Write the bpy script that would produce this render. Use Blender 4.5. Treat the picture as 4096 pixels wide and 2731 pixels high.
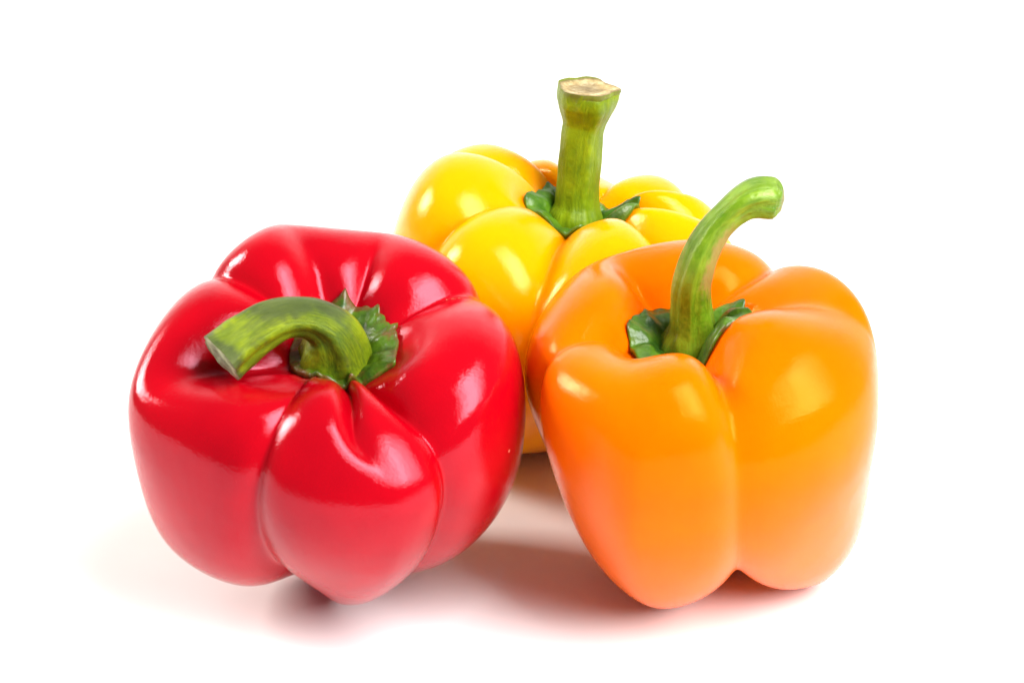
import bpy, bmesh, math, random
import numpy as np
from mathutils import Vector, Matrix, noise
from mathutils.bvhtree import BVHTree
R = math.radians
CM = 0.01
scene = bpy.context.scene
for o in list(bpy.data.objects):
    bpy.data.objects.remove(o)
COL = scene.collection

# ------------------------------------------------------------------ camera
PITCH = R(22.0)
AIM = np.array([0, 0, 3.0]) * CM
cam_pos = AIM + 0.60 * np.array([0, -math.cos(PITCH), math.sin(PITCH)])
cd = bpy.data.cameras.new('camera')
cam = bpy.data.objects.new('camera', cd)
COL.objects.link(cam)
cam.location = cam_pos
cam.rotation_euler = (math.pi / 2 - PITCH, 0, 0)
cd.lens = 83.0
cd.sensor_width = 36.0
cd.clip_start = 0.01
cd.clip_end = 20
cd.dof.use_dof = True
cd.dof.focus_distance = 0.545
cd.dof.aperture_fstop = 34.0
scene.camera = cam

# ------------------------------------------------------------------ world: a dim, dark studio room
w = bpy.data.worlds.new('World')
scene.world = w
w.use_nodes = True
w.node_tree.nodes['Background'].inputs[0].default_value = (1, 1, 1, 1)
w.node_tree.nodes['Background'].inputs[1].default_value = 0.25

scene.view_settings.view_transform = 'Standard'
scene.view_settings.look = 'None'
scene.view_settings.exposure = 0.0
scene.view_settings.gamma = 1.0

# ------------------------------------------------------------------ studio lamps
def area(name, az, el, dist, sx, sy, power, color, target=(0.0, -0.03, 0.04)):
    ld = bpy.data.lights.new(name, 'AREA')
    ld.shape = 'RECTANGLE'
    ld.size, ld.size_y = sx, sy
    ld.energy = power
    ld.color = color
    lo = bpy.data.objects.new(name, ld)
    COL.objects.link(lo)
    t = Vector(target)
    d = Vector((math.cos(R(el)) * math.cos(R(az)), math.cos(R(el)) * math.sin(R(az)), math.sin(R(el))))
    lo.location = t + d * dist
    lo.rotation_euler = (-d).to_track_quat('-Z', 'Y').to_euler()
    return lo

area('key_softbox', -46, 43, 0.95, 0.48, 0.86, 23.5, (1.0, 0.995, 1.0))
area('warm_lamp', 166, 27, 0.90, 0.24, 0.31, 10.0, (1.0, 0.94, 0.86))
area('background_lamp', 86, 62, 1.15, 1.3, 0.35, 12.0, (0.98, 0.99, 1.0), target=(0.0, 0.42, 0.0))

# ------------------------------------------------------------------ material helpers
def new_mat(name):
    m = bpy.data.materials.new(name)
    m.use_nodes = True
    nt = m.node_tree
    b = nt.nodes['Principled BSDF']
    return m, nt, b

def N(nt, typ, **kw):
    n = nt.nodes.new(typ)
    for k, v in kw.items():
        setattr(n, k, v)
    return n

def ramp(nt, stops, interp='LINEAR'):
    r = N(nt, 'ShaderNodeValToRGB')
    r.color_ramp.interpolation = interp
    e = r.color_ramp.elements
    while len(e) > 1:
        e.remove(e[-1])
    e[0].position, e[0].color = stops[0][0], (*stops[0][1], 1)
    for p, c in stops[1:]:
        x = e.new(p)
        x.color = (*c, 1)
    return r

def noise_tex(nt, vec, scale, detail=3, rough=0.55, dist=0.0):
    n = N(nt, 'ShaderNodeTexNoise')
    n.inputs['Scale'].default_value = scale
    n.inputs['Detail'].default_value = detail
    n.inputs['Roughness'].default_value = rough
    n.inputs['Distortion'].default_value = dist
    if vec is not None:
        nt.links.new(vec, n.inputs['Vector'])
    return n

def mix_col(nt, fac, a, b, blend='MIX'):
    m = N(nt, 'ShaderNodeMix', data_type='RGBA', blend_type=blend)
    for sock, v in ((m.inputs[0], fac), (m.inputs[6], a), (m.inputs[7], b)):
        if isinstance(v, (int, float)):
            sock.default_value = v
        elif isinstance(v, tuple):
            sock.default_value = (*v, 1)
        else:
            nt.links.new(v, sock)
    return m.outputs[2]

def skin_material(name, base, deep, speck, tint=(1, 1, 1), ior=1.42, rough=0.17, sss=0.12, sss_rad=(1, .3, .1), speck_amt=0.0, bump=1.0, sss_scale=0.008):
    """waxy pepper skin: faint colour drift, cell-scale sparkle, meridional streaks, sparse pale lenticels"""
    m, nt, b = new_mat(name)
    L = nt.links
    tc = N(nt, 'ShaderNodeTexCoord')
    obj = tc.outputs['Object']
    n1 = noise_tex(nt, obj, 38, 3)
    r1 = ramp(nt, [(0.3, (0, 0, 0)), (0.72, (1, 1, 1))])
    L.new(n1.outputs['Fac'], r1.inputs[0])
    col = mix_col(nt, r1.outputs[0], base, deep)
    # streaks running from stem to tip
    ga = N(nt, 'ShaderNodeAttribute', attribute_name='flow')
    mp = N(nt, 'ShaderNodeMapping')
    mp.inputs['Scale'].default_value = (22.0, 1.6, 1.0)
    L.new(ga.outputs['Vector'], mp.inputs['Vector'])
    st = noise_tex(nt, mp.outputs[0], 6.0, 4, 0.6)
    rs = ramp(nt, [(0.45, (0, 0, 0)), (0.75, (1, 1, 1))])
    L.new(st.outputs['Fac'], rs.inputs[0])
    ms = N(nt, 'ShaderNodeMath', operation='MULTIPLY')
    L.new(rs.outputs[0], ms.inputs[0]); ms.inputs[1].default_value = 0.35
    col = mix_col(nt, ms.outputs[0], col, deep)
    # tiny pale specks
    v = N(nt, 'ShaderNodeTexVoronoi', feature='F1')
    v.inputs['Scale'].default_value = 170
    v.inputs['Randomness'].default_value = 1.0
    L.new(obj, v.inputs['Vector'])
    vr = ramp(nt, [(0.045, (1, 1, 1)), (0.075, (0, 0, 0))])
    L.new(v.outputs['Distance'], vr.inputs[0])
    sel = ramp(nt, [(1 - speck_amt - 0.005, (0, 0, 0)), (1 - speck_amt, (1, 1, 1))])
    L.new(v.outputs['Color'], sel.inputs[0])
    mm = N(nt, 'ShaderNodeMath', operation='MULTIPLY')
    L.new(vr.outputs[0], mm.inputs[0]); L.new(sel.outputs[0], mm.inputs[1])
    col = mix_col(nt, mm.outputs[0], col, speck)
    L.new(col, b.inputs['Base Color'])
    # roughness
    n2 = noise_tex(nt, obj, 120, 3)
    mr = N(nt, 'ShaderNodeMapRange')
    mr.inputs[3].default_value = rough - 0.035
    mr.inputs[4].default_value = rough + 0.05
    L.new(n2.outputs['Fac'], mr.inputs[0])
    L.new(mr.outputs[0], b.inputs['Roughness'])
    b.inputs['IOR'].default_value = ior
    b.inputs['Specular Tint'].default_value = (*tint, 1)
    b.inputs['Subsurface Weight'].default_value = sss
    b.inputs['Subsurface Radius'].default_value = sss_rad
    b.inputs['Subsurface Scale'].default_value = sss_scale
    # bump: waviness + cell grain + streaks
    nb = noise_tex(nt, obj, 75, 2, 0.5)
    bw = N(nt, 'ShaderNodeBump'); bw.inputs['Strength'].default_value = 0.26 * bump; bw.inputs['Distance'].default_value = 0.0012
    L.new(nb.outputs['Fac'], bw.inputs['Height'])
    bs = N(nt, 'ShaderNodeBump'); bs.inputs['Strength'].default_value = 0.10 * bump; bs.inputs['Distance'].default_value = 0.0004
    L.new(st.outputs['Fac'], bs.inputs['Height']); L.new(bw.outputs[0], bs.inputs['Normal'])
    mw = N(nt, 'ShaderNodeMapping'); mw.inputs['Scale'].default_value = (2.2, 170.0, 1.0)
    L.new(ga.outputs['Vector'], mw.inputs['Vector'])
    wr = noise_tex(nt, mw.outputs[0], 1.0, 3, 0.6, 0.2)
    mk = noise_tex(nt, obj, 55, 2)
    mkr = ramp(nt, [(0.5, (0, 0, 0)), (0.68, (1, 1, 1))]); L.new(mk.outputs['Fac'], mkr.inputs[0])
    wm = N(nt, 'ShaderNodeMath', operation='MULTIPLY'); L.new(wr.outputs['Fac'], wm.inputs[0]); L.new(mkr.outputs[0], wm.inputs[1])
    bx = N(nt, 'ShaderNodeBump'); bx.inputs['Strength'].default_value = 0.10 * bump; bx.inputs['Distance'].default_value = 0.0003
    L.new(wm.outputs[0], bx.inputs['Height']); L.new(bs.outputs[0], bx.inputs['Normal'])
    bs = bx
    ng = N(nt, 'ShaderNodeTexVoronoi', feature='F1'); ng.inputs['Scale'].default_value = 1500
    L.new(obj, ng.inputs['Vector'])
    bg = N(nt, 'ShaderNodeBump'); bg.inputs['Strength'].default_value = 0.2 * bump; bg.inputs['Distance'].default_value = 0.00010
    L.new(ng.outputs['Distance'], bg.inputs['Height']); L.new(bs.outputs[0], bg.inputs['Normal'])
    L.new(bg.outputs[0], b.inputs['Normal'])
    return m

def stem_material(name, light, mid, dark, brown, gloss=0.42, brown_amt=0.35, spec=.32, agecol=(.05, .06, .02)):
    m, nt, b = new_mat(name)
    L = nt.links
    ga = N(nt, 'ShaderNodeAttribute', attribute_name='flow')
    mp = N(nt, 'ShaderNodeMapping'); mp.inputs['Scale'].default_value = (34, 4.5, 1)
    L.new(ga.outputs['Vector'], mp.inputs['Vector'])
    s1 = noise_tex(nt, mp.outputs[0], 1.3, 6, 0.62, 0.3)
    r1 = ramp(nt, [(0.18, dark), (0.46, mid), (0.74, light)])
    L.new(s1.outputs['Fac'], r1.inputs[0])
    tc = N(nt, 'ShaderNodeTexCoord')
    s2 = noise_tex(nt, tc.outputs['Object'], 110, 4, 0.6)
    r2 = ramp(nt, [(0.35, dark), (0.6, light)])
    L.new(s2.outputs['Fac'], r2.inputs[0])
    col = mix_col(nt, 0.42, r1.outputs[0], r2.outputs[0])
    mp2 = N(nt, 'ShaderNodeMapping'); mp2.inputs['Scale'].default_value = (3, 1.1, 1); mp2.inputs['Location'].default_value = (3.1, 7.7, 0)
    L.new(ga.outputs['Vector'], mp2.inputs['Vector'])
    s3 = noise_tex(nt, mp2.outputs[0], 1.1, 5, 0.65, 0.4)
    r3 = ramp(nt, [(0.55, (0, 0, 0)), (0.72, (1, 1, 1))])
    L.new(s3.outputs['Fac'], r3.inputs[0])
    mu = N(nt, 'ShaderNodeMath', operation='MULTIPLY'); L.new(r3.outputs[0], mu.inputs[0]); mu.inputs[1].default_value = brown_amt * 2
    mu.use_clamp = True
    col = mix_col(nt, mu.outputs[0], col, brown)
    aa_ = N(nt, 'ShaderNodeAttribute', attribute_name='age')
    s5 = noise_tex(nt, mp.outputs[0], 2.0, 6, 0.75)
    am = N(nt, 'ShaderNodeMath', operation='MULTIPLY_ADD'); L.new(s5.outputs['Fac'], am.inputs[0]); am.inputs[1].default_value = 1.1
    L.new(aa_.outputs['Fac'], am.inputs[2])
    ar = ramp(nt, [(0.62, (0, 0, 0)), (1.6, (.75, .75, .75))]); L.new(am.outputs[0], ar.inputs[0])
    col = mix_col(nt, ar.outputs[0], col, agecol)
    v = N(nt, 'ShaderNodeTexVoronoi'); v.inputs['Scale'].default_value = 420
    L.new(tc.outputs['Object'], v.inputs['Vector'])
    vr = ramp(nt, [(0.06, (1, 1, 1)), (0.11, (0, 0, 0))]); L.new(v.outputs['Distance'], vr.inputs[0])
    sel = ramp(nt, [(0.90, (0, 0, 0)), (0.91, (1, 1, 1))]); L.new(v.outputs['Color'], sel.inputs[0])
    mm = N(nt, 'ShaderNodeMath', operation='MULTIPLY'); L.new(vr.outputs[0], mm.inputs[0]); L.new(sel.outputs[0], mm.inputs[1])
    col = mix_col(nt, mm.outputs[0], col, (0.45, 0.42, 0.10))
    L.new(col, b.inputs['Base Color'])
    b.inputs['Roughness'].default_value = gloss
    b.inputs['Specular IOR Level'].default_value = spec
    b.inputs['Specular Tint'].default_value = (.9, 1, .6, 1)
    b.inputs['Subsurface Weight'].default_value = 0.05
    b.inputs['Subsurface Radius'].default_value = (0.6, 1, 0.2)
    b.inputs['Subsurface Scale'].default_value = 0.003
    b1 = N(nt, 'ShaderNodeBump'); b1.inputs['Strength'].default_value = 0.5; b1.inputs['Distance'].default_value = 0.0007
    L.new(s1.outputs['Fac'], b1.inputs['Height'])
    b2 = N(nt, 'ShaderNodeBump'); b2.inputs['Strength'].default_value = 0.4; b2.inputs['Distance'].default_value = 0.0003
    s4 = noise_tex(nt, tc.outputs['Object'], 700, 3)
    L.new(s4.outputs['Fac'], b2.inputs['Height']); L.new(b1.outputs[0], b2.inputs['Normal'])
    L.new(b2.outputs[0], b.inputs['Normal'])
    return m

def calyx_material(name, light, dark, brown, brown_lo=0.60, gloss=0.36):
    m, nt, b = new_mat(name)
    L = nt.links
    tc = N(nt, 'ShaderNodeTexCoord')
    s1 = noise_tex(nt, tc.outputs['Object'], 210, 5, 0.6)
    r1 = ramp(nt, [(0.32, dark), (0.66, light)])
    L.new(s1.outputs['Fac'], r1.inputs[0])
    s2 = noise_tex(nt, tc.outputs['Object'], 130, 4, 0.7, 0.5)
    ed = N(nt, 'ShaderNodeAttribute', attribute_name='rim')
    ad = N(nt, 'ShaderNodeMath', operation='MULTIPLY_ADD'); L.new(ed.outputs['Fac'], ad.inputs[0]); ad.inputs[1].default_value = 0.22
    L.new(s2.outputs['Fac'], ad.inputs[2])
    r2 = ramp(nt, [(brown_lo, (0, 0, 0)), (brown_lo + 0.12, (1, 1, 1))]); L.new(ad.outputs[0], r2.inputs[0])
    col = mix_col(nt, r2.outputs[0], r1.outputs[0], brown)
    L.new(col, b.inputs['Base Color'])
    b.inputs['Roughness'].default_value = gloss
    b1 = N(nt, 'ShaderNodeBump'); b1.inputs['Strength'].default_value = 0.7; b1.inputs['Distance'].default_value = 0.0008
    s3 = noise_tex(nt, tc.outputs['Object'], 330, 4)
    L.new(s3.outputs['Fac'], b1.inputs['Height'])
    L.new(b1.outputs[0], b.inputs['Normal'])
    return m

def cut_material(name, a, c, d):
    m, nt, b = new_mat(name)
    L = nt.links
    tc = N(nt, 'ShaderNodeTexCoord')
    s = noise_tex(nt, tc.outputs['Object'], 420, 6, 0.7)
    r = ramp(nt, [(0.3, a), (0.5, c), (0.7, d)]); L.new(s.outputs['Fac'], r.inputs[0])
    ra = N(nt, 'ShaderNodeAttribute', attribute_name='rim')
    rr_ = ramp(nt, [(0.0, (0.55, 0.55, 0.55)), (0.55, (0.8, 0.8, 0.8)), (0.80, (1.25, 1.25, 1.2)), (0.97, (0.6, 0.6, 0.5))]); L.new(ra.outputs['Fac'], rr_.inputs[0])
    cc = mix_col(nt, 1.0, r.outputs[0], rr_.outputs[0], 'MULTIPLY')
    L.new(cc, b.inputs['Base Color'])
    b.inputs['Roughness'].default_value = 0.75
    b1 = N(nt, 'ShaderNodeBump'); b1.inputs['Strength'].default_value = 1.0; b1.inputs['Distance'].default_value = 0.0008
    L.new(s.outputs['Fac'], b1.inputs['Height']); L.new(b1.outputs[0], b.inputs['Normal'])
    return m

def link(name, verts, faces, mat, parent=None, smooth=True, attrs=None):
    me = bpy.data.meshes.new(name)
    me.from_pydata([tuple(v) for v in verts], [], faces)
    me.update()
    if smooth:
        me.polygons.foreach_set('use_smooth', [True] * len(me.polygons))
    if attrs:
        for an, (typ, data) in attrs.items():
            a = me.attributes.new(an, typ, 'POINT')
            a.data.foreach_set('vector' if typ == 'FLOAT_VECTOR' else 'value', np.asarray(data, dtype=np.float32).ravel())
    me.materials.append(mat)
    o = bpy.data.objects.new(name, me)
    COL.objects.link(o)
    if parent is not None:
        o.parent = parent
        o.matrix_parent_inverse = parent.matrix_world.inverted()
    return o

# ------------------------------------------------------------------ white paper sweep (tabletop that curves up into the background)
m, nt, b = new_mat('white_paper')
tc = N(nt, 'ShaderNodeTexCoord')
n = noise_tex(nt, tc.outputs['Object'], 25, 4)
r = ramp(nt, [(0.3, (0.86, 0.86, 0.86)), (0.7, (0.89, 0.89, 0.888))])
nt.links.new(n.outputs['Fac'], r.inputs[0]); nt.links.new(r.outputs[0], b.inputs['Base Color'])
b.inputs['Roughness'].default_value = 0.6
b.inputs['Specular IOR Level'].default_value = 0.25
PAPER = m
prof = [(-0.26, 0.0), (-0.2, 0.0), (0.0, 0.0), (0.2, 0.0), (0.45, 0.0)]
for i in range(1, 17):
    a = i / 16 * math.pi / 2
    prof.append((0.45 + 0.25 * math.sin(a), 0.25 - 0.25 * math.cos(a)))
prof.append((0.70, 1.5))
vs, fs = [], []
for x in (-1.6, 1.6):
    for (y, z) in prof:
        vs.append((x, y, z))
k = len(prof)
for i in range(k - 1):
    fs.append((i, k + i, k + i + 1, i + 1))
sweep = link('paper_backdrop', vs, fs, PAPER)
sweep['kind'] = 'structure'

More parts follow.
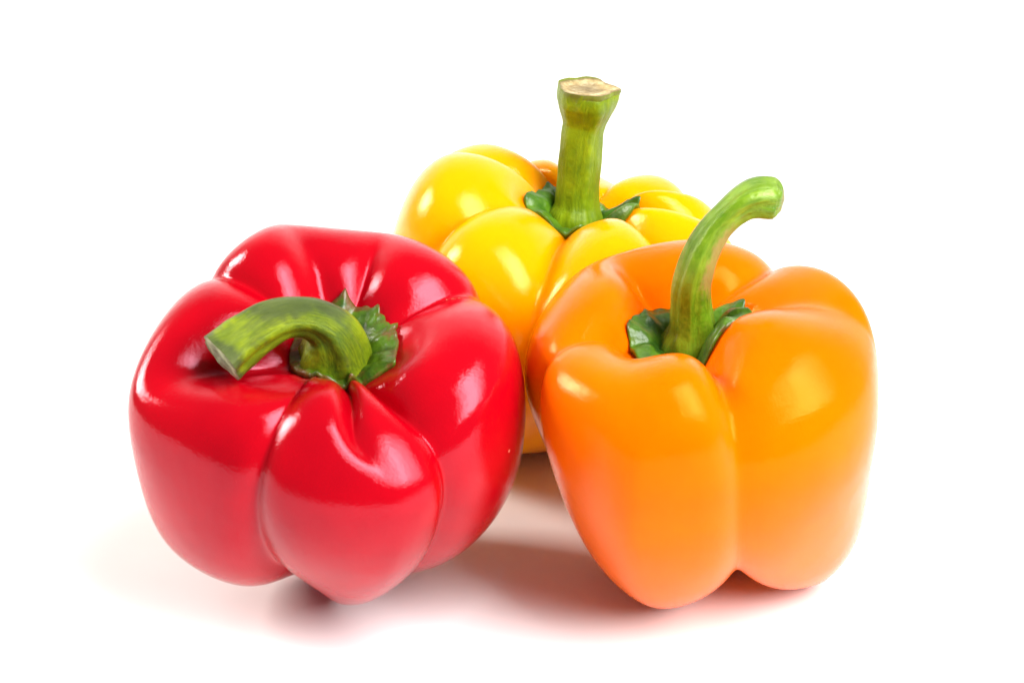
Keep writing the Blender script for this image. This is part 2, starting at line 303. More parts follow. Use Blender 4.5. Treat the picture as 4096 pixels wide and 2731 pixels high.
# ------------------------------------------------------------------ pepper bodies
NC = 10
FIT = {
  'red': {"names":["gB","L1","gC","L2","gD2","L3","gD1","L4","gE","L5","gF","L6","gA","L7a","dn","L7b"],"P":[[[0.0,2.798,-1.032],[0.729,2.8,-0.989],[1.014,3.17,-0.95],[2.139,3.43,-0.9],[3.299,3.57,-0.842],[3.629,2.351,-0.788],[3.031,0.115,-0.813],[1.867,-0.982,-0.885],[0.755,-1.67,-0.984],[0.0,-2.975,-1.084]],[[0.0,2.798,-0.184],[1.099,2.904,-0.156],[1.932,4.588,-0.125],[3.715,4.553,-0.083],[4.128,3.417,-0.071],[4.312,1.04,-0.075],[3.446,-0.883,-0.079],[2.111,-2.022,-0.101],[0.807,-2.479,-0.143],[0.0,-2.975,-0.193]],[[0.0,2.798,0.567],[0.564,2.834,0.589],[1.073,3.393,0.591],[2.795,4.1,0.63],[3.959,3.672,0.646],[4.156,1.354,0.633],[3.241,-1.159,0.616],[1.985,-2.174,0.593],[0.797,-2.32,0.565],[0.0,-2.975,0.536]],[[0.0,2.798,0.963],[1.027,2.767,0.996],[1.496,3.911,1.036],[2.998,4.839,1.081],[4.506,3.911,1.096],[4.589,1.079,1.076],[3.749,-1.829,1.05],[2.518,-3.356,1.026],[1.029,-3.265,1.006],[0.0,-2.975,0.987]],[[0.0,2.798,1.368],[0.901,2.769,1.352],[1.495,3.528,1.331],[3.132,4.49,1.332],[4.607,3.926,1.406],[4.638,1.18,1.45],[3.6,-1.749,1.453],[2.26,-3.018,1.439],[0.875,-2.796,1.422],[0.0,-2.975,1.406]],[[0.0,2.798,1.593],[1.037,2.784,1.59],[1.517,4.008,1.589],[3.07,4.805,1.592],[4.491,3.768,1.613],[4.472,0.973,1.643],[3.704,-1.996,1.663],[2.537,-3.55,1.672],[1.055,-3.386,1.675],[0.0,-2.975,1.674]],[[0.0,2.798,1.726],[0.98,2.814,1.745],[1.666,3.775,1.817],[3.359,4.632,1.917],[4.811,3.893,1.919],[4.802,1.075,1.897],[3.703,-1.845,1.884],[2.324,-3.146,1.884],[0.887,-2.858,1.89],[0.0,-2.975,1.899]],[[0.0,2.798,2.183],[0.99,2.799,2.152],[1.46,4.14,2.119],[3.015,5.114,2.092],[4.338,4.218,2.107],[4.384,1.172,2.16],[3.657,-1.857,2.211],[2.51,-3.466,2.25],[1.033,-3.393,2.277],[0.0,-2.975,2.298]],[[0.0,2.798,2.509],[0.856,2.827,2.485],[1.295,3.755,2.469],[2.557,4.045,2.484],[3.914,3.816,2.454],[4.148,1.646,2.477],[3.292,-1.024,2.534],[2.07,-2.203,2.585],[0.848,-2.388,2.623],[0.0,-2.975,2.654]],[[0.0,2.798,2.96],[0.988,2.774,2.949],[1.358,3.87,2.935],[2.805,4.659,2.915],[4.212,3.918,2.907],[4.232,1.714,2.943],[3.468,-0.808,2.993],[2.507,-2.42,3.033],[1.055,-2.817,3.062],[0.0,-2.975,3.085]],[[0.0,2.798,3.29],[1.041,3.025,3.319],[1.72,2.949,3.379],[2.98,3.514,3.385],[4.623,3.469,3.42],[4.512,1.795,3.5],[4.085,-0.566,3.538],[2.768,-2.024,3.539],[1.007,-2.129,3.526],[0.0,-2.975,3.512]],[[0.0,2.798,3.806],[0.798,2.751,3.858],[0.903,3.475,3.911],[2.236,4.04,3.94],[3.444,3.891,3.923],[4.129,1.834,3.892],[4.253,-0.309,3.844],[2.562,-1.554,3.822],[0.906,-2.1,3.843],[0.0,-2.975,3.876]],[[0.0,2.798,4.277],[0.652,2.767,4.302],[0.711,3.47,4.323],[1.683,4.131,4.335],[3.03,3.517,4.293],[3.552,2.046,4.275],[3.045,0.08,4.353],[1.71,-0.676,4.426],[0.624,-1.341,4.406],[0.0,-2.975,4.354]],[[0.0,2.798,4.59],[0.886,2.745,4.625],[0.933,3.652,4.662],[1.825,4.403,4.707],[2.925,4.049,4.763],[4.008,3.155,4.796],[3.963,0.941,4.777],[2.543,-1.232,4.732],[1.218,-2.589,4.652],[0.0,-2.975,4.571]],[[0.0,2.798,4.936],[0.874,2.775,5.013],[1.215,3.352,5.05],[2.039,3.758,4.958],[2.846,3.702,4.908],[4.317,3.105,5.075],[4.274,0.851,5.055],[2.849,-1.335,4.961],[1.273,-2.517,4.861],[0.0,-2.975,4.784]],[[0.0,2.798,5.084],[0.841,2.748,5.109],[0.836,3.562,5.127],[1.797,4.102,5.137],[3.084,3.775,5.14],[4.182,3.07,5.145],[3.992,0.748,5.124],[2.777,-1.536,5.077],[1.197,-2.523,5.047],[0.0,-2.975,5.016]]],"pose":[-3.9737,-7.8865,2.8119,0.306,0.0518,0.0462],"q":[[0.6,0.62,0.6,0.6,0.6],[0.75,0.75,0.9,0.75,0.7],[0.65,0.65,0.9,0.8,0.7],[0.75,0.75,0.9,0.75,0.7],[1.1,1.3,1.3,1.1,1.0],[0.75,0.75,0.9,0.75,0.7],[1.5,1.7,1.6,1.5,1.0],[0.75,0.75,0.9,0.75,0.7],[0.7,0.75,0.9,0.9,0.7],[0.75,0.75,0.9,0.75,0.7],[1.1,1.45,1.55,1.2,0.9],[0.75,0.75,0.9,0.75,0.7],[0.7,0.8,0.85,0.65,0.6],[0.75,0.75,0.9,0.75,0.7],[0.85,1.1,1.5,1.5,1.3],[0.75,0.75,0.9,0.75,0.7]],"coff":[0.0,0.2],"cs":[-0.003,0.091,0.289],"sc":1.0},
  'org': {"names":["oA","O2","oF","O3","oE","O4","oD","O5","oC","O1a","oB","O1b"],"P":[[[0.0,2.696,-1.379],[1.078,2.679,-1.523],[1.496,3.665,-1.65],[2.645,4.374,-1.717],[3.467,3.712,-1.678],[3.664,1.453,-1.653],[2.707,-0.506,-1.626],[1.337,-0.903,-1.63],[0.475,-1.272,-1.597],[0.0,-2.941,-1.536]],[[0.0,2.696,-0.761],[0.504,2.853,-0.814],[0.674,4.951,-0.865],[2.637,5.072,-0.907],[3.792,3.283,-0.942],[3.25,0.662,-0.969],[2.637,-1.465,-0.962],[2.009,-2.281,-0.93],[0.926,-2.138,-0.904],[0.0,-2.941,-0.86]],[[0.0,2.696,0.016],[0.206,2.98,0.009],[0.789,4.393,-0.036],[3.172,4.66,-0.132],[3.029,2.824,-0.341],[3.083,0.873,-0.568],[2.821,-1.323,-0.632],[2.177,-2.521,-0.589],[1.74,-2.9,-0.483],[0.0,-2.941,-0.308]],[[0.0,2.696,0.489],[0.932,2.675,0.439],[1.225,3.726,0.367],[2.47,4.627,0.279],[3.006,4.384,0.226],[2.96,1.158,0.184],[3.352,-1.361,0.156],[2.321,-2.771,0.168],[0.996,-2.992,0.198],[0.0,-2.941,0.235]],[[0.0,2.696,1.051],[0.937,2.731,1.146],[1.398,3.432,1.204],[2.395,3.456,1.199],[3.561,3.279,1.253],[3.721,1.125,1.14],[2.976,-1.424,0.977],[1.904,-2.461,0.86],[0.808,-2.508,0.798],[0.0,-2.941,0.763]],[[0.0,2.696,1.491],[1.122,2.683,1.615],[1.783,3.82,1.739],[3.438,4.289,1.821],[4.629,3.135,1.76],[4.408,0.515,1.616],[3.537,-2.146,1.488],[2.385,-3.544,1.402],[0.978,-3.387,1.353],[0.0,-2.941,1.319]],[[0.0,2.696,2.062],[1.062,2.723,2.156],[2.081,3.162,2.269],[3.789,3.726,2.249],[4.68,3.302,2.118],[4.477,0.761,2.078],[3.418,-1.886,2.048],[2.134,-2.999,2.023],[0.827,-2.745,2.001],[0.0,-2.941,1.982]],[[0.0,2.696,2.73],[1.119,2.702,2.715],[1.687,4.128,2.689],[3.24,4.838,2.655],[5.175,3.306,2.661],[4.94,0.999,2.657],[3.737,-1.736,2.655],[2.42,-3.237,2.652],[0.974,-3.158,2.647],[0.0,-2.941,2.64]],[[0.0,2.696,3.342],[1.172,2.662,3.349],[2.006,3.429,3.353],[3.34,4.392,3.353],[4.321,3.809,3.332],[3.994,1.557,3.263],[3.012,-1.083,3.255],[1.877,-2.206,3.265],[0.773,-2.355,3.277],[0.0,-2.941,3.289]],[[0.0,2.696,3.716],[1.341,2.665,3.707],[2.105,4.004,3.702],[3.595,5.035,3.701],[4.951,4.178,3.695],[4.622,1.685,3.684],[3.918,-1.028,3.656],[2.391,-2.459,3.646],[0.917,-2.748,3.654],[0.0,-2.941,3.669]],[[0.0,2.696,4.055],[1.282,2.738,3.964],[2.236,4.296,3.922],[3.342,5.266,4.036],[4.712,4.282,4.133],[4.763,1.631,4.114],[3.935,-0.957,4.055],[2.459,-2.31,4.021],[0.944,-2.645,4.026],[0.0,-2.941,4.047]],[[0.0,2.696,4.467],[1.169,2.721,4.407],[1.712,4.517,4.353],[3.035,5.587,4.324],[4.211,4.391,4.302],[4.484,1.559,4.247],[3.827,-1.036,4.166],[2.38,-2.199,4.141],[0.88,-2.535,4.232],[0.0,-2.941,4.356]]],"pose":[5.0218,-7.415,2.7817,0.3003,-0.0258,-0.0433],"q":[[0.75,0.85,1.05,0.95,0.75],[0.75,0.75,0.9,0.75,0.7],[1.0,1.2,1.5,1.4,1.2],[0.75,0.75,0.9,0.75,0.7],[0.6,0.62,0.8,0.8,0.7],[0.75,0.75,0.9,0.75,0.7],[1.0,1.5,1.6,1.0,0.8],[0.75,0.75,0.9,0.75,0.7],[0.65,0.65,0.8,0.9,0.9],[0.75,0.75,0.9,0.75,0.7],[1.0,1.5,1.7,1.5,1.3],[0.75,0.75,0.9,0.75,0.7]],"coff":[-0.6,0.6],"cs":[-0.468,0.094,0.37],"sc":1.0},
  'yel': {"names":["yA","Y9","yi","Y8","yh","Y7","yg","Y6","yf","Y5","ye","Y4","yd","Y3","yc","Y2","yb","Y1"],"P":[[[0.0,3.298,-1.731],[0.718,3.333,-1.684],[1.055,4.267,-1.65],[2.44,5.154,-1.652],[3.901,4.649,-1.614],[4.195,1.949,-1.636],[3.203,-1.099,-1.694],[1.915,-2.348,-1.75],[0.767,-2.566,-1.792],[0.0,-3.423,-1.824]],[[0.0,3.298,-1.157],[0.979,3.324,-1.087],[1.028,5.293,-1.033],[2.43,6.761,-1.033],[4.218,5.452,-1.074],[4.267,2.087,-1.12],[3.178,-1.015,-1.158],[1.808,-2.52,-1.189],[0.625,-2.811,-1.217],[0.0,-3.423,-1.242]],[[0.0,3.298,-0.561],[0.902,3.29,-0.53],[1.291,4.275,-0.506],[2.704,5.372,-0.498],[4.132,4.594,-0.511],[4.396,1.672,-0.535],[3.49,-1.421,-0.563],[2.173,-2.721,-0.582],[0.828,-2.701,-0.596],[0.0,-3.423,-0.61]],[[0.0,3.298,-0.233],[0.668,3.376,-0.206],[0.995,5.147,-0.189],[3.315,6.281,-0.174],[5.037,5.176,-0.171],[4.829,1.901,-0.184],[3.643,-1.137,-0.196],[2.194,-2.571,-0.207],[0.81,-2.88,-0.226],[0.0,-3.423,-0.251]],[[0.0,3.298,0.015],[0.967,3.278,0.04],[1.477,4.125,0.066],[2.963,5.141,0.097],[4.332,4.322,0.102],[4.526,1.428,0.088],[3.556,-1.565,0.074],[2.228,-2.805,0.065],[0.869,-2.755,0.054],[0.0,-3.423,0.039]],[[0.0,3.298,0.318],[1.09,3.317,0.339],[1.21,4.927,0.36],[2.862,5.647,0.359],[4.826,4.606,0.384],[4.818,1.404,0.392],[3.883,-1.639,0.393],[2.547,-3.019,0.395],[1.001,-3.082,0.39],[0.0,-3.423,0.375]],[[0.0,3.298,0.578],[1.044,3.256,0.563],[1.536,3.821,0.548],[2.938,4.48,0.529],[4.371,3.582,0.538],[4.638,0.792,0.572],[3.713,-2.078,0.607],[2.377,-3.186,0.635],[0.945,-2.959,0.651],[0.0,-3.423,0.66]],[[0.0,3.298,0.836],[1.191,3.252,0.805],[1.626,4.2,0.78],[3.332,4.735,0.769],[5.105,3.639,0.79],[5.085,0.573,0.827],[4.144,-2.369,0.869],[2.826,-3.648,0.908],[1.172,-3.423,0.936],[0.0,-3.423,0.952]],[[0.0,3.298,1.118],[1.19,3.265,1.086],[1.744,3.786,1.077],[2.908,4.115,1.042],[4.095,2.883,1.037],[4.364,0.155,1.081],[3.528,-2.509,1.136],[2.262,-3.319,1.184],[0.947,-3.069,1.223],[0.0,-3.423,1.256]],[[0.0,3.298,1.394],[1.043,3.239,1.328],[1.252,3.937,1.263],[2.718,4.124,1.215],[4.412,2.751,1.232],[4.673,-0.2,1.297],[4.018,-3.011,1.366],[2.88,-4.189,1.425],[1.266,-3.722,1.47],[0.0,-3.423,1.505]],[[0.0,3.298,1.637],[0.937,3.233,1.59],[1.258,3.454,1.545],[2.493,3.744,1.516],[3.862,2.617,1.523],[4.266,-0.203,1.562],[3.553,-2.969,1.609],[2.374,-3.881,1.653],[0.98,-3.347,1.692],[0.0,-3.423,1.727]],[[0.0,3.298,1.833],[1.025,3.255,1.795],[1.173,4.134,1.757],[2.473,4.458,1.728],[3.93,2.851,1.725],[4.275,-0.306,1.757],[3.804,-3.198,1.8],[2.82,-4.362,1.843],[1.3,-3.776,1.88],[0.0,-3.423,1.914]],[[0.0,3.298,2.032],[0.997,3.262,2.004],[1.37,3.483,1.983],[2.415,3.688,1.957],[3.456,2.492,1.943],[3.85,-0.185,1.971],[3.222,-2.812,2.011],[2.138,-3.566,2.048],[0.926,-3.208,2.078],[0.0,-3.423,2.105]],[[0.0,3.298,2.335],[1.141,3.3,2.321],[1.514,4.305,2.311],[2.946,4.624,2.304],[4.296,3.22,2.298],[4.358,0.02,2.309],[3.719,-3.002,2.329],[2.714,-4.278,2.349],[1.268,-3.718,2.366],[0.0,-3.423,2.381]],[[0.0,3.298,2.611],[0.835,3.358,2.588],[1.34,4.107,2.576],[2.821,4.44,2.57],[3.932,3.238,2.584],[4.004,0.381,2.605],[3.147,-2.443,2.624],[2.021,-3.349,2.637],[0.869,-3.108,2.645],[0.0,-3.423,2.651]],[[0.0,3.298,3.132],[1.153,3.311,3.119],[1.564,4.77,3.103],[2.882,5.496,3.08],[3.787,4.159,3.08],[3.551,0.797,3.102],[3.197,-2.416,3.121],[2.459,-3.852,3.125],[1.138,-3.535,3.121],[0.0,-3.423,3.116]],[[0.0,3.298,3.623],[0.911,3.317,3.604],[1.252,4.415,3.59],[2.367,5.057,3.598],[3.101,3.797,3.686],[3.408,0.945,3.709],[2.862,-1.894,3.685],[1.906,-2.901,3.65],[0.833,-2.854,3.619],[0.0,-3.423,3.593]],[[0.0,3.298,4.06],[1.008,3.3,4.062],[1.11,4.829,4.067],[2.351,5.895,4.088],[3.93,4.965,4.12],[4.207,1.748,4.119],[3.497,-1.475,4.09],[2.349,-3.002,4.051],[0.937,-3.081,4.02],[0.0,-3.423,4.0]]],"pose":[-0.0983,0.3491,2.6035,0.398,0.2673,-0.0228],"q":[[0.6,0.6,0.8,0.8,0.7],[0.75,0.75,0.9,0.75,0.7],[0.75,0.75,0.9,0.75,0.7],[0.75,0.75,0.9,0.75,0.7],[0.75,0.75,0.9,0.75,0.7],[0.75,0.75,0.9,0.75,0.7],[0.75,0.75,0.9,0.75,0.7],[0.75,0.75,0.9,0.75,0.7],[0.6,0.6,0.9,0.8,0.7],[0.75,0.75,0.9,0.75,0.7],[0.75,0.75,0.9,0.75,0.7],[0.75,0.75,0.9,0.75,0.7],[0.6,0.6,0.9,0.8,0.7],[0.75,0.75,0.9,0.75,0.7],[0.6,0.6,0.9,0.8,0.7],[0.75,0.75,0.9,0.75,0.7],[0.6,0.6,0.9,0.8,0.7],[0.75,0.75,0.9,0.75,0.7]],"coff":[0.4,0.6],"cs":[0.19,0.263,0.615],"sc":1.01}}

def bspl(t, n=NC, k=3):
    kn = np.concatenate([np.zeros(k), np.linspace(0, 1, n - k + 1), np.ones(k)])
    t = np.clip(t, 0, 1 - 1e-9)
    B = np.zeros((len(t), len(kn) - 1))
    for i in range(len(kn) - 1):
        B[:, i] = (t >= kn[i]) & (t < kn[i + 1])
    for p in range(1, k + 1):
        for i in range(len(kn) - 1 - p):
            a = kn[i + p] - kn[i]; c = kn[i + p + 1] - kn[i + 1]
            B[:, i] = (((t - kn[i]) / a * B[:, i]) if a > 0 else 0) + (((kn[i + p + 1] - t) / c * B[:, i + 1]) if c > 0 else 0)
    return B[:, :n]

def rot(a):
    cx, sx, cy, sy, cz, sz = math.cos(a[0]), math.sin(a[0]), math.cos(a[1]), math.sin(a[1]), math.cos(a[2]), math.sin(a[2])
    Rx = np.array([[1, 0, 0], [0, cx, -sx], [0, sx, cx]])
    Ry = np.array([[cy, 0, sy], [0, 1, 0], [-sy, 0, cy]])
    return Ry @ Rx

def body_grid(f, nt=230, nu=15):
    """lobed shell: each lobe is a bulge between two grooves, both given as stem-to-tip profiles (r, z, angle)"""
    P = np.array(f['P']); q = np.array(f['q']); K = len(P)
    t = np.linspace(0, 1, nt); B = bspl(t)
    prof = np.einsum('tn,knc->ktc', B, P)
    qt = np.stack([np.interp(t, [0, .35, .6, .8, 1], a) for a in q])
    us = np.linspace(0, 1, nu) ** 1.45
    rows = []
    ang = []
    for i in range(0, K, 2):
        for u in us[:-1]:
            rows.append((i, i + 1, u, 0.0)); ang.append(i + u)
        j = (i + 2) % K
        for u in us[::-1][:-1]:
            rows.append((j, i + 1, u, 2 * math.pi if j == 0 else 0.0)); ang.append(i + 2 - u)
    gi = np.array([r[0] for r in rows]); ci = np.array([r[1] for r in rows])
    u = np.array([r[2] for r in rows]); off = np.array([r[3] for r in rows])
    w_ = np.maximum(1 - (1 - u[:, None]) ** 2, 1e-12) ** qt[gi]
    g, c = prof[gi], prof[ci]
    rz = g[..., :2] * (1 - w_)[..., None] + c[..., :2] * w_[..., None]
    th = (g[..., 2] + off[:, None]) * (1 - u)[:, None] + c[..., 2] * u[:, None]
    Lc = np.stack([rz[..., 0] * np.cos(th), rz[..., 0] * np.sin(th), rz[..., 1]], -1)
    h = np.clip(1 - t / .5, 0, 1); h = h * h * (3 - 2 * h)
    Lc[..., :2] += (h[:, None] * np.array(f['coff']))[None]
    h = np.clip(1 - t / .3, 0, 1); h = h * h * (3 - 2 * h)
    Lc += h[None, :, None] * np.array(f['cs'])
    for _ in range(3):
        Lc[:, 1:-1] = (np.roll(Lc, 1, 0) + 2 * Lc + np.roll(Lc, -1, 0))[:, 1:-1] / 4
    for _ in range(3):
        Lc[:, 1:-1] = (Lc[:, :-2] + 2 * Lc[:, 1:-1] + Lc[:, 2:]) / 4
    # where a groove is shallow the skin runs over it in one smooth curve
    sg = np.clip((qt - 1.2) / .3, 0, 1)                       # softness of each groove along the profile
    other = np.array([(2 * c - g) % K for g, c in zip(gi + np.where(off > 0, K, 0), ci)])
    fade = np.clip((u - .2) / .6, 0, 1)[:, None]
    soft = np.maximum(sg[gi], sg[other] * fade * fade * (3 - 2 * fade))
    for _ in range(10):
        soft = (np.roll(soft, 1, 0) + soft + np.roll(soft, -1, 0)) / 3
        soft[:, 1:-1] = (soft[:, :-2] + soft[:, 1:-1] + soft[:, 2:]) / 3
    soft = soft[..., None]
    S = Lc.copy()
    for it in range(80):
        S[:, 1:-1] += soft[:, 1:-1] * ((np.roll(S, 1, 0) + np.roll(S, -1, 0))[:, 1:-1] / 2 - S[:, 1:-1]) * .5
    D = Lc - S                                                # give back the volume lost to smoothing
    for it in range(220):
        D = (np.roll(D, 1, 0) + 2 * D + np.roll(D, -1, 0)) / 4
    Lc = S + D * 1.25
    for _ in range(1):
        Lc[:, 1:-1] = (np.roll(Lc, 1, 0) + 2 * Lc + np.roll(Lc, -1, 0))[:, 1:-1] / 4
    if 'dn' in f['names']:
        # the two bumps at the top of the front lobe run together into one full dome lower down
        i0 = [i for i, r in enumerate(rows) if r[0] == f['names'].index('gA') and r[1] == f['names'].index('L7a') and r[2] == 0][0]
        idx_ = np.arange(i0, len(rows) + 1) % len(rows)
        n_ = len(idx_)
        pa = rows[0]
        thv = np.array([0.0] + list(np.cumsum(np.linalg.norm(np.diff(Lc[idx_, 150], axis=0), axis=1))))
        v = thv / thv[-1]
        A_, B_ = Lc[idx_[0]], Lc[idx_[-1]]
        mid = (A_ + B_) / 2
        sel = np.abs(v - .5) < .30
        Cc = Lc[idx_][sel].mean(0)
        Cc = mid + (Cc - mid) * 1.05
        dome = mid[None] + (A_ - B_)[None] / 2 * np.cos(math.pi * v)[:, None, None] + (Cc - mid)[None] * np.sin(math.pi * v)[:, None, None]
        h = np.clip((t - .40) / .16, 0, 1); h = h * h * (3 - 2 * h)
        wv = np.clip(np.minimum(v, 1 - v) / .22, 0, 1); wv = wv * wv * (3 - 2 * wv)
        k_ = (wv[:, None] * h[None])[..., None] * .8
        Lc[idx_] = Lc[idx_] * (1 - k_) + dome * k_
    X = (Lc * f['sc']) @ rot(f['pose'][3:]).T + np.array(f['pose'][:3])
    if X[..., 2].min() < -.3:                                 # sits a little squat on the table
        zc, zm = 2.6, X[..., 2].min()
        X[..., 2] = np.where(X[..., 2] < zc, zc - (zc - X[..., 2]) * zc / (zc - zm), X[..., 2])
    centre = np.array([*f['coff'], P[0, 0, 1]]) + np.array(f['cs'])
    cw = rot(f['pose'][3:]) @ (centre * f['sc']) + np.array(f['pose'][:3])
    return X, np.array(ang), t, cw

def grid_faces(nr, nt):
    """vertex 0 = stem pole, 1 = tip pole, then rings"""
    fs = []
    idx = lambda r, c: 2 + (r % nr) * (nt - 2) + (c - 1)
    for r_ in range(nr):
        fs.append((0, idx(r_, 1), idx(r_ + 1, 1)))
        fs.append((1, idx(r_ + 1, nt - 2), idx(r_, nt - 2)))
        for c in range(1, nt - 2):
            fs.append((idx(r_, c), idx(r_, c + 1), idx(r_ + 1, c + 1), idx(r_ + 1, c)))
    return fs

GR = {k: body_grid(v) for k, v in FIT.items()}

def flat(X):
    return np.concatenate([X[:1, 0], X[:1, -1], X[:, 1:-1].reshape(-1, 3)])

# soft flesh gives way where two peppers press together
def bvh_of(X):
    return BVHTree.FromPolygons([tuple(v) for v in flat(X)], FAC[X.shape[0]])
FAC = {}
for k_, v_ in GR.items():
    FAC[v_[0].shape[0]] = grid_faces(v_[0].shape[0], v_[0].shape[1])

def press(X, other, share, gap=0.01, passes=1):
    bv = bvh_of(other)
    c = other.mean((0, 1))
    sh = X.shape
    F = X.reshape(-1, 3).copy()
    lo, hi = other.reshape(-1, 3).min(0) - .2, other.reshape(-1, 3).max(0) + .2
    cand = np.where(((F > lo) & (F < hi)).all(1))[0]
    disp = np.zeros_like(F)
    mine = X.mean((0, 1))
    for i in cand:
        p = Vector(F[i])
        loc, nor, idx, d = bv.find_nearest(p)
        if loc is None:
            continue
        inside = (p - loc).dot(nor) < 0
        if inside and d < 2.5:
            disp[i] = np.array(loc - p) * share
            disp[i] += np.array((Vector(mine) - p).normalized()) * gap
    D = disp.reshape(sh)
    m = (np.abs(D).sum(-1) > 0)
    return X + D, m

O, Y, Rd = GR['org'][0], GR['yel'][0], GR['red'][0]
Y1, m1 = press(Y, O, 0.55)
O1, m2 = press(O, Y1, 1.0)
Y1, m3 = press(Y1, Rd, 1.0)
O1, m4 = press(O1, Rd, 1.0)
def relax(X, m, n=4):
    W = m.astype(float)
    for _ in range(3):
        W = np.maximum(W, (np.roll(W, 1, 0) + np.roll(W, -1, 0)) / 2)
        W[:, 1:-1] = np.maximum(W[:, 1:-1], (W[:, :-2] + W[:, 2:]) / 2)
    for _ in range(n):
        S = X.copy()
        S[:, 1:-1] = (np.roll(X, 1, 0) + np.roll(X, -1, 0))[:, 1:-1] / 4 + (X[:, :-2] + X[:, 2:]) / 4
        X = X + (S - X) * W[..., None] * .5
    return X
Y1 = relax(Y1, m1 | m3); O1 = relax(O1, m2 | m4)
for nm, X in (('org', O1), ('yel', Y1), ('red', Rd)):
    X[..., 2] = np.maximum(X[..., 2], 0.004)        # toes flatten on the table
    GR[nm] = (X, *GR[nm][1:])

def thing(name, label, cat, loc):
    o = bpy.data.objects.new(name, None)
    COL.objects.link(o)
    o.location = loc
    o['label'] = label
    o['category'] = cat
    o.empty_display_size = 0.01
    bpy.context.view_layer.update()
    return o

def make_body(key, mat, parent):
    X, ang, t, cw = GR[key]
    V = flat(X) * CM
    nr, ntt = X.shape[:2]
    A = np.zeros((nr, ntt, 3)); A[..., 0] = ang[:, None]; A[..., 1] = t[None]
    fl = np.concatenate([A[:1, 0], A[:1, -1], A[:, 1:-1].reshape(-1, 3)])
    o = link('body', V, FAC[nr], mat, parent, attrs={'flow': ('FLOAT_VECTOR', fl)})
    return o

def catmull(P, n):
    P = np.array(P, float)
    P = np.vstack([2 * P[0] - P[1], P, 2 * P[-1] - P[-2]])
    out = []
    segs = len(P) - 3
    for i in range(segs):
        for s in np.linspace(0, 1, n, endpoint=False):
            a, b_, c, d = P[i:i + 4]
            out.append(.5 * ((2 * b_) + (-a + c) * s + (2 * a - 5 * b_ + 4 * c - d) * s * s + (-a + 3 * b_ - 3 * c + d) * s ** 3))
    out.append(P[-2])
    return np.array(out)

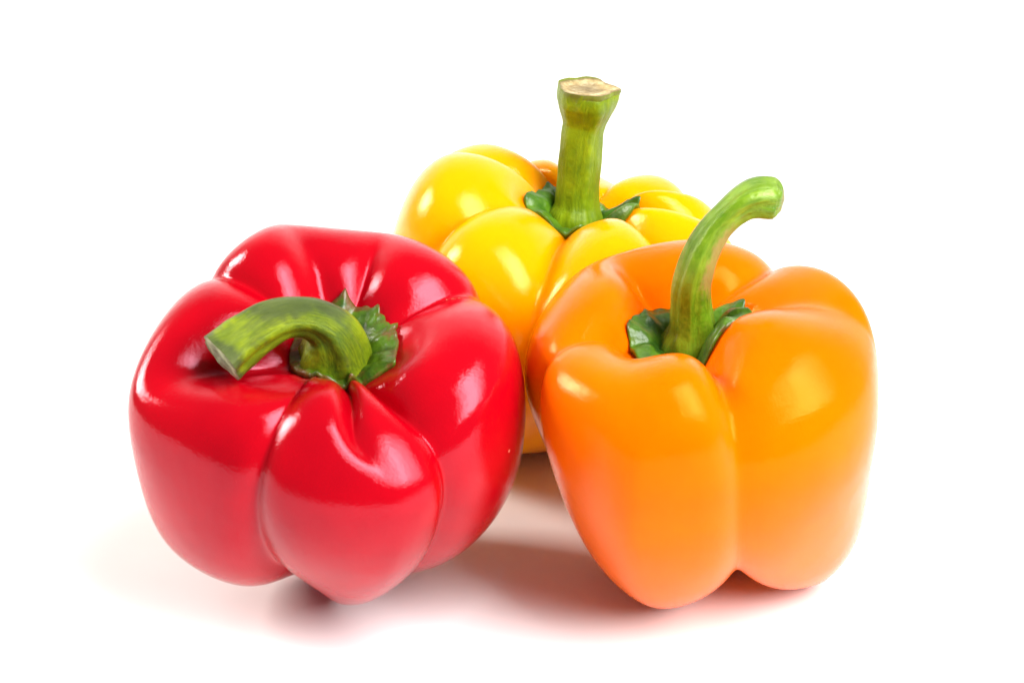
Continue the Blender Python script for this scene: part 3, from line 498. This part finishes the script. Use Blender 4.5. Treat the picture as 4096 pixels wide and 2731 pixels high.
def make_stem(path, mat, cutmat, parent, seed, age=None, tipmod=0.10, ridges=5, ridge=0.05, tip_tilt=(0, 0, 0), cut_label=None, squash=1.0, cut_bowl=0.0, lump=0.13, tipn=None, irregular=0.06):
    C_ = catmull(path, 9)
    pts, rad = C_[:, :3], np.maximum(C_[:, 3], 0.05)
    n = len(pts); M = 56
    tan = np.gradient(pts, axis=0); tan /= np.linalg.norm(tan, axis=1)[:, None]
    up = np.array([0, -1.0, 0.25])
    frames = []
    u_ = np.cross(tan[0], up); u_ /= np.linalg.norm(u_)
    for i in range(n):
        u_ = u_ - tan[i] * (u_ @ tan[i]); u_ /= np.linalg.norm(u_)
        frames.append((u_.copy(), np.cross(tan[i], u_)))
    arc = np.r_[0, np.cumsum(np.linalg.norm(np.diff(pts, axis=0), axis=1))]
    rnd = random.Random(seed)
    ph = [rnd.uniform(0, 6.28) for _ in range(6)]
    V, A, ages = [], [], []
    tn = np.array(tipn, float) / np.linalg.norm(tipn) if tipn is not None else None
    for i in range(n):
        f = i / (n - 1)
        for j in range(M):
            a = 2 * math.pi * j / M
            rr = rad[i] * (1 + ridge * math.cos(ridges * a + ph[0] + 0.25 * math.sin(arc[i] * 1.3)) * (0.5 + 0.7 * f)
                           + 0.35 * ridge * math.cos((2 * ridges + 1) * a + ph[1])
                           + lump * noise.noise(Vector((math.cos(a) * 1.2 + seed, math.sin(a) * 1.2, arc[i] * 0.9)))
                           + 0.02 * noise.noise(Vector((math.cos(a) * 4 + seed, math.sin(a) * 4, arc[i] * 3))))
            er = max(0.0, (f - .84) / .16)
            rr *= 1 + er * tipmod * (noise.noise(Vector((math.cos(a) * 1.7 + seed * 2, math.sin(a) * 1.7, 3.3))) * 1.6 + .5 * math.cos(2 * a + ph[2]))
            rr *= 1 + .10 * math.exp(-(f / .07) ** 2) * math.cos(7 * a + ph[3])
            rr_u = rr
            p = pts[i] + frames[i][0] * math.cos(a) * rr_u + frames[i][1] * math.sin(a) * rr * squash
            if tn is not None:
                # slanted cut: shear the last rings so the end lies on the plane of the cut
                k_ = max(0.0, (f - 0.80) / 0.20) ** 1.5
                d = (p - pts[-1]) @ tn
                base = (pts[i] - pts[-1]) @ tn
                denom = tan[i] @ tn
                p = p - tan[i] * ((d - base) / (denom if abs(denom) > .3 else .3)) * k_
            rad_dir = p - pts[i]; rad_dir = rad_dir / (np.linalg.norm(rad_dir) + 1e-9)
            ages.append(age(f, rad_dir, noise.noise(Vector(p * 1.9 + seed)) + .6 * noise.noise(Vector(p * 6 + seed))) if age else 0.0)
            V.append(p); A.append((j / M * 2 * math.pi if j < M else 0, arc[i], 0))
    F = []
    for i in range(n - 1):
        for j in range(M):
            F.append((i * M + j, i * M + (j + 1) % M, (i + 1) * M + (j + 1) % M, (i + 1) * M + j))
    V = np.array(V); A = np.array(A)
    # angular coordinate wrapped without a seam: use a cosine/sine pair folded into one axis
    flw = np.stack([np.cos(A[:, 0]) * .5 + np.sin(2 * A[:, 0]) * .35, A[:, 1] * .6, np.sin(A[:, 0]) * .5], -1)
    so = link('stem', V * CM, F, mat, parent, attrs={'flow': ('FLOAT_VECTOR', flw), 'age': ('FLOAT', ages)})
    # cut end: rough disc with a slightly raised, uneven rim
    ring = V[-M:]
    cen = ring.mean(0)
    nrm_ = tn if tn is not None else tan[-1]
    cv, cf, crim = [], [], []
    RN = 9
    for k_ in range(RN + 1):
        s = 1 - k_ / RN
        for j in range(M):
            p = cen + (ring[j] - cen) * (s if k_ else 1.0)
            edge = math.sin(min(1, (1 - s) * 3) * math.pi / 2)
            hgt = -cut_bowl * rad[-1] * (1 - s * s) + edge * (0.10 * rad[-1] * noise.noise(Vector((p * 2.6)) + Vector((seed, 0, 0))) + 0.06 * rad[-1] * noise.noise(Vector(p * 7.0)) + irregular * rad[-1] * 0.5)
            cv.append(p + nrm_ * hgt); crim.append(s)
    for k_ in range(RN):
        for j in range(M):
            cf.append((k_ * M + j, k_ * M + (j + 1) % M, (k_ + 1) * M + (j + 1) % M, (k_ + 1) * M + j))
    co = link('cut_end', np.array(cv) * CM, cf, cutmat, so, attrs={'rim': ('FLOAT', crim)})
    if cut_label:
        co['label'] = cut_label
    return so

def make_calyx(key, outline, mat, parent, seed, thick=0.20, lift=0.08, fold=0.09, hub=0.8, tip_lift=0.12, tips=()):
    X, ang, t, cw = GR[key]
    Rm = rot(FIT[key]['pose'][3:])
    bv = bvh_of(X)
    az = Vector(Rm @ np.array([0, 0, 1.0]))
    o_ = sorted([((a + 360) % 360, r_) for a, r_ in outline])
    aa = np.array([o_[-1][0] - 360] + [x[0] for x in o_] + [o_[0][0] + 360]); ra = np.array([o_[-1][1]] + [x[1] for x in o_] + [o_[0][1]])
    M, S = 180, 26
    V, rim = [], []
    for k_ in range(S + 1):
        s = k_ / S
        for j in range(M):
            a = 360 * j / M
            Rr = np.interp(a, aa, ra) * (1 + 0.025 * noise.noise(Vector((math.cos(R(a)) * 9, math.sin(R(a)) * 9, seed))))
            tipw = sum(math.exp(-((((a - ta + 180) % 360) - 180) / tw) ** 2) * hgt for ta, tw, hgt in tips)
            rr = Rr * s
            l = np.array([math.cos(R(a)) * rr, math.sin(R(a)) * rr, 0])
            p0 = Vector(cw + Rm @ l)
            hit = bv.ray_cast(p0 + az * 2.2, -az, 6.0)
            if hit[0] is None:
                surf = p0
            else:
                surf = hit[0]
            hh = (surf - p0).dot(az)
            hh = min(hh, 0.3 + 1.1 * s)
            z = hh + 0.02 + (thick - 0.02) * min(1, s / 0.62) ** 2 * (1 - 0.45 * s ** 7) + lift * math.exp(-((s - 0.72) / 0.2) ** 2)
            z += tipw * max(0, (s - .5) * 2) ** 2
            # radial folds and puckers
            z += fold * s * noise.noise(Vector((math.cos(R(a)) * 3.1 + seed, math.sin(R(a)) * 3.1, s * 1.2)))
            z += fold * .9 * s * (1 - abs(2 * ((a / 360 * 13 + 0.35 * noise.noise(Vector((seed, a * .03, 0)))) % 1) - 1)) * math.exp(-((s - .7) / .3) ** 2)
            z += 0.04 * noise.noise(Vector((l[0] * 5, l[1] * 5, seed)))
            V.append(cw + Rm @ (l + np.array([0, 0, z]))); rim.append(s ** 5)
    # underside skirt
    for (dz, sc) in ((-thick * .6, 1.0), (-thick * 1.6, 0.93)):
        for j in range(M):
            top = V[S * M + j]
            c_ = cw + Rm @ np.array([0, 0, 0])
            lt = Rm.T @ (top - c_)
            lt[:2] *= sc; lt[2] += dz
            V.append(c_ + Rm @ lt); rim.append(1.0)
    F = []
    for k_ in range(S + 2):
        for j in range(M):
            F.append((k_ * M + j, k_ * M + (j + 1) % M, (k_ + 1) * M + (j + 1) % M, (k_ + 1) * M + j) if True else 0)
    F = [f[::-1] for f in F]
    o = link('calyx', np.array(V) * CM, F, mat, parent, attrs={'rim': ('FLOAT', rim)})
    return o

def base_xy(key):
    X = GR[key][0]
    c = X.reshape(-1, 3).mean(0)
    return (c[0] * CM, c[1] * CM, 0)

AUX = {
  'red': {"stem":[[-3.847,-8.549,5.816,0.897],[-3.798,-8.691,6.05,0.861],[-3.743,-8.882,6.378,0.759],[-3.761,-9.084,6.759,0.6],[-3.931,-9.181,7.055,0.487],[-4.289,-9.257,7.266,0.443],[-4.723,-9.395,7.326,0.442],[-5.128,-9.589,7.245,0.467],[-5.51,-9.77,7.063,0.502],[-5.841,-9.939,6.861,0.564],[-6.087,-10.044,6.706,0.626]]},
  'org': {"stem":[[3.909,-7.615,5.902,0.78],[3.907,-7.785,6.148,0.667],[3.93,-7.854,6.511,0.533],[3.891,-7.973,7.018,0.455],[3.869,-8.142,7.533,0.403],[3.941,-8.218,8.013,0.385],[4.09,-8.195,8.47,0.363],[4.332,-8.134,8.889,0.335],[4.593,-8.078,9.162,0.34],[4.875,-7.998,9.359,0.383],[5.119,-7.915,9.432,0.436],[5.337,-7.857,9.441,0.458],[5.556,-7.816,9.41,0.437],[5.673,-7.822,9.395,0.352],[5.758,-7.828,9.38,0.213]]},
  'yel': {"stem":[[1.54,-0.361,6.352,0.681],[1.556,-0.399,6.527,0.667],[1.584,-0.391,6.817,0.542],[1.599,-0.38,7.248,0.51],[1.648,-0.348,7.868,0.521],[1.702,-0.338,8.567,0.506],[1.747,-0.32,8.879,0.536],[1.78,-0.329,9.26,0.686],[1.789,-0.348,9.486,0.733],[1.797,-0.37,9.699,0.72],[1.814,-0.392,9.781,0.689]]},
  'scar': [-1.287,-7.505,7.097]}

# ---- red
red = thing('bell_pepper', 'glossy red bell pepper in front left, its green stem curling over to the left', 'bell pepper', base_xy('red'))
M_red = skin_material('red_pepper_skin', (0.46, 0.0001, 0.006), (0.33, 0.0001, 0.005), (0.80, 0.22, 0.15), tint=(1, .46, .60), ior=1.47, rough=0.095, sss=0.03, sss_rad=(1, .12, .08), speck_amt=0.06)
make_body('red', M_red, red)
M_cut_grey = cut_material('grey_green_cut', (0.16, 0.19, 0.10), (0.30, 0.34, 0.20), (0.45, 0.47, 0.32))
make_calyx('red', [(100, 1.34), (91, 1.42), (86, 1.56), (81, 1.42), (70, 1.38), (60, 1.40), (55, 1.50), (50, 1.38), (38, 1.33), (31, 1.35), (26, 1.45), (20, 1.33), (5, 1.36), (-8, 1.34), (-22, 1.40), (-30, 1.54), (-38, 1.36), (-60, 1.12), (-90, 1.08), (-125, 1.0), (-158, 1.0), (175, .98), (150, 1.0), (125, 1.15)],
           calyx_material('red_pepper_calyx', (0.085, 0.17, 0.005), (0.014, 0.045, 0.002), (0.12, 0.06, 0.012), 0.60), red, 3.3, fold=.09, tips=((86, 6, .04),))
make_stem(AUX['red']['stem'], stem_material('red_pepper_stem', (0.27, 0.33, 0.006), (0.10, 0.165, 0.003), (0.028, 0.055, 0.006), (0.030, 0.042, 0.014), brown_amt=.42, agecol=(0.040, 0.055, 0.022)), M_cut_grey, red, 7.1,
          age=lambda f, r, n: 1.0 * max(0, r[2] * .95 - r[1] * .1 - .25) * math.exp(-((f - .55) / .22) ** 2) * 1.3 + max(0, (f - .86) / .14) * .75 + n * .35 - .05, tipmod=.16,
          ridges=4, ridge=.075, tipn=(-0.76, -0.47, -0.52), squash=.95, cut_label='pale grey-green dried cut end')
def skin_hit(key, px_world, direction):
    bv = bvh_of(GR[key][0])
    return bv.ray_cast(Vector(px_world), Vector(direction).normalized(), 80)

def make_scar(key, centre, along, mat, parent, seed, n=9, spread=.22, size=.05):
    # dry corky fringe: a row of short ragged flakes standing off the skin
    bv = bvh_of(GR[key][0])
    rnd = random.Random(seed)
    V, F = [], []
    al = Vector(along).normalized()
    for i in range(n):
        f = (i / (n - 1) - .5) * 2
        c = Vector(centre) + al * spread * f + Vector((rnd.uniform(-.02, .02),) * 3)
        loc, nor, _, d = bv.find_nearest(c)
        side = nor.cross(al).normalized()
        h = size * rnd.uniform(.8, 2.2) * (1 - .6 * abs(f))
        w_ = size * rnd.uniform(.25, .45)
        tipd = (nor * .45 + side * rnd.uniform(.5, 1.0) * (1 if rnd.random() > .3 else -.6) + al * rnd.uniform(-.5, .5)).normalized()
        b0 = len(V)
        base = loc - nor * .01
        for p in (base - al * w_, base + al * w_, base + side * w_ * .8, base + tipd * h * .6 + al * w_ * .5, base + tipd * h):
            V.append(np.array(p))
        F += [(b0, b0 + 1, b0 + 3), (b0 + 1, b0 + 2, b0 + 3), (b0 + 2, b0, b0 + 3), (b0, b0 + 3, b0 + 4), (b0 + 3, b0 + 2, b0 + 4), (b0 + 2, b0, b0 + 4), (b0, b0 + 2, b0 + 1)]
    o = link('scar', np.array(V) * CM, F, mat, parent, smooth=False)
    return o
sc = make_scar('red', AUX['scar'], (1, .12, .15), cut_material('corky_scar', (0.5, 0.36, 0.16), (0.62, 0.48, 0.25), (0.75, 0.62, 0.38)), red, 4)
sc['label'] = 'small tan corky fringe in the crease at the upper right'
# ---- orange
org = thing('bell_pepper', 'orange bell pepper in front right with a tall stem hooking to the right', 'bell pepper', base_xy('org'))
M_org = skin_material('orange_pepper_skin', (0.90, 0.155, 0.0), (0.86, 0.125, 0.0), (1.0, 0.5, 0.1), tint=(1, .58, .09), ior=1.34, rough=0.12, sss=0.30, sss_rad=(1, .45, .05), speck_amt=0.03, bump=1.0)
make_body('org', M_org, org)
make_calyx('org', [(180, 1.36), (-170, 1.32), (-160, 1.36), (-135, 1.45), (-119, 1.3), (-95, 1.2), (-80, 1.3), (-65, 1.2), (-45, 1.25), (-31, 1.55), (-18, 1.2), (5, 1.12), (20, 1.2), (29, 1.48), (42, 1.3), (57, 1.15), (85, 1.1), (109, 1.14), (122, 1.3), (150, 1.15)],
           calyx_material('orange_pepper_calyx', (0.08, 0.18, 0.005), (0.012, 0.055, 0.003), (0.10, 0.08, 0.02), 0.78, 0.36), org, 5.2, fold=.09, tips=((180, 9, .05), (-31, 9, .05), (29, 9, .05)))
make_stem(AUX['org']['stem'], stem_material('orange_pepper_stem', (0.25, 0.38, 0.02), (0.11, 0.23, 0.004), (0.035, 0.105, 0.002), (0.16, 0.12, 0.01), gloss=.25, brown_amt=.25, spec=.6, agecol=(0.30, 0.19, 0.06)), M_cut_grey, org, 2.4,
          age=lambda f, r, n: 1.9 * max(0, r @ np.array([.86, -.45, -.25]) - .55) * math.exp(-((f - .43) / .15) ** 2) + max(0, (f - .93) / .07) * .5 + n * .2 - .1, tipmod=.22,
          ridges=5, ridge=.075, squash=1.0, cut_label='pale green dried end of the hooked stem', irregular=.2)
# ---- yellow
yel = thing('bell_pepper', 'yellow many-lobed bell pepper at the back with a thick upright stem', 'bell pepper', base_xy('yel'))
M_yel = skin_material('yellow_pepper_skin', (0.90, 0.36, 0.0), (0.88, 0.31, 0.0), (1.0, 0.8, 0.3), tint=(1, .84, .34), ior=1.44, rough=0.11, sss=0.55, sss_rad=(1, .8, .05), sss_scale=0.02, speck_amt=0.03)
make_body('yel', M_yel, yel)
make_calyx('yel', [(-170, 1.45), (-155, 1.3), (-130, 1.25), (-110, 1.35), (-97, 1.42), (-80, 1.25), (-60, 1.2), (-40, 1.25), (-25, 1.3), (-12, 1.4), (0, 1.33), (7, 1.36), (14, 1.15), (35, 1.0), (60, .95), (90, .9), (120, 1.0), (135, 1.2), (150, 1.1), (168, 1.15)],
           calyx_material('yellow_pepper_calyx', (0.09, 0.20, 0.005), (0.022, 0.09, 0.004), (0.16, 0.10, 0.02), 0.80, 0.4), yel, 8.7, fold=.10, tips=((135, 10, .05),))
M_cut_tan = cut_material('tan_cut', (0.22, 0.14, 0.05), (0.42, 0.31, 0.14), (0.68, 0.58, 0.36))
make_stem(AUX['yel']['stem'], stem_material('yellow_pepper_stem', (0.25, 0.33, 0.004), (0.13, 0.21, 0.002), (0.055, 0.11, 0.002), (0.17, 0.13, 0.006), gloss=.38, brown_amt=.25, agecol=(0.12, 0.12, 0.03)), M_cut_tan, yel, 11.3,
          age=lambda f, r, n: .55 * max(0, (f - .84) / .16) + n * .3 - .1, tipmod=.04,
          ridges=5, ridge=.055, tipn=(.05, -.02, 1), cut_bowl=.16, cut_label='tan dried cut top of the upright stem', irregular=.12)
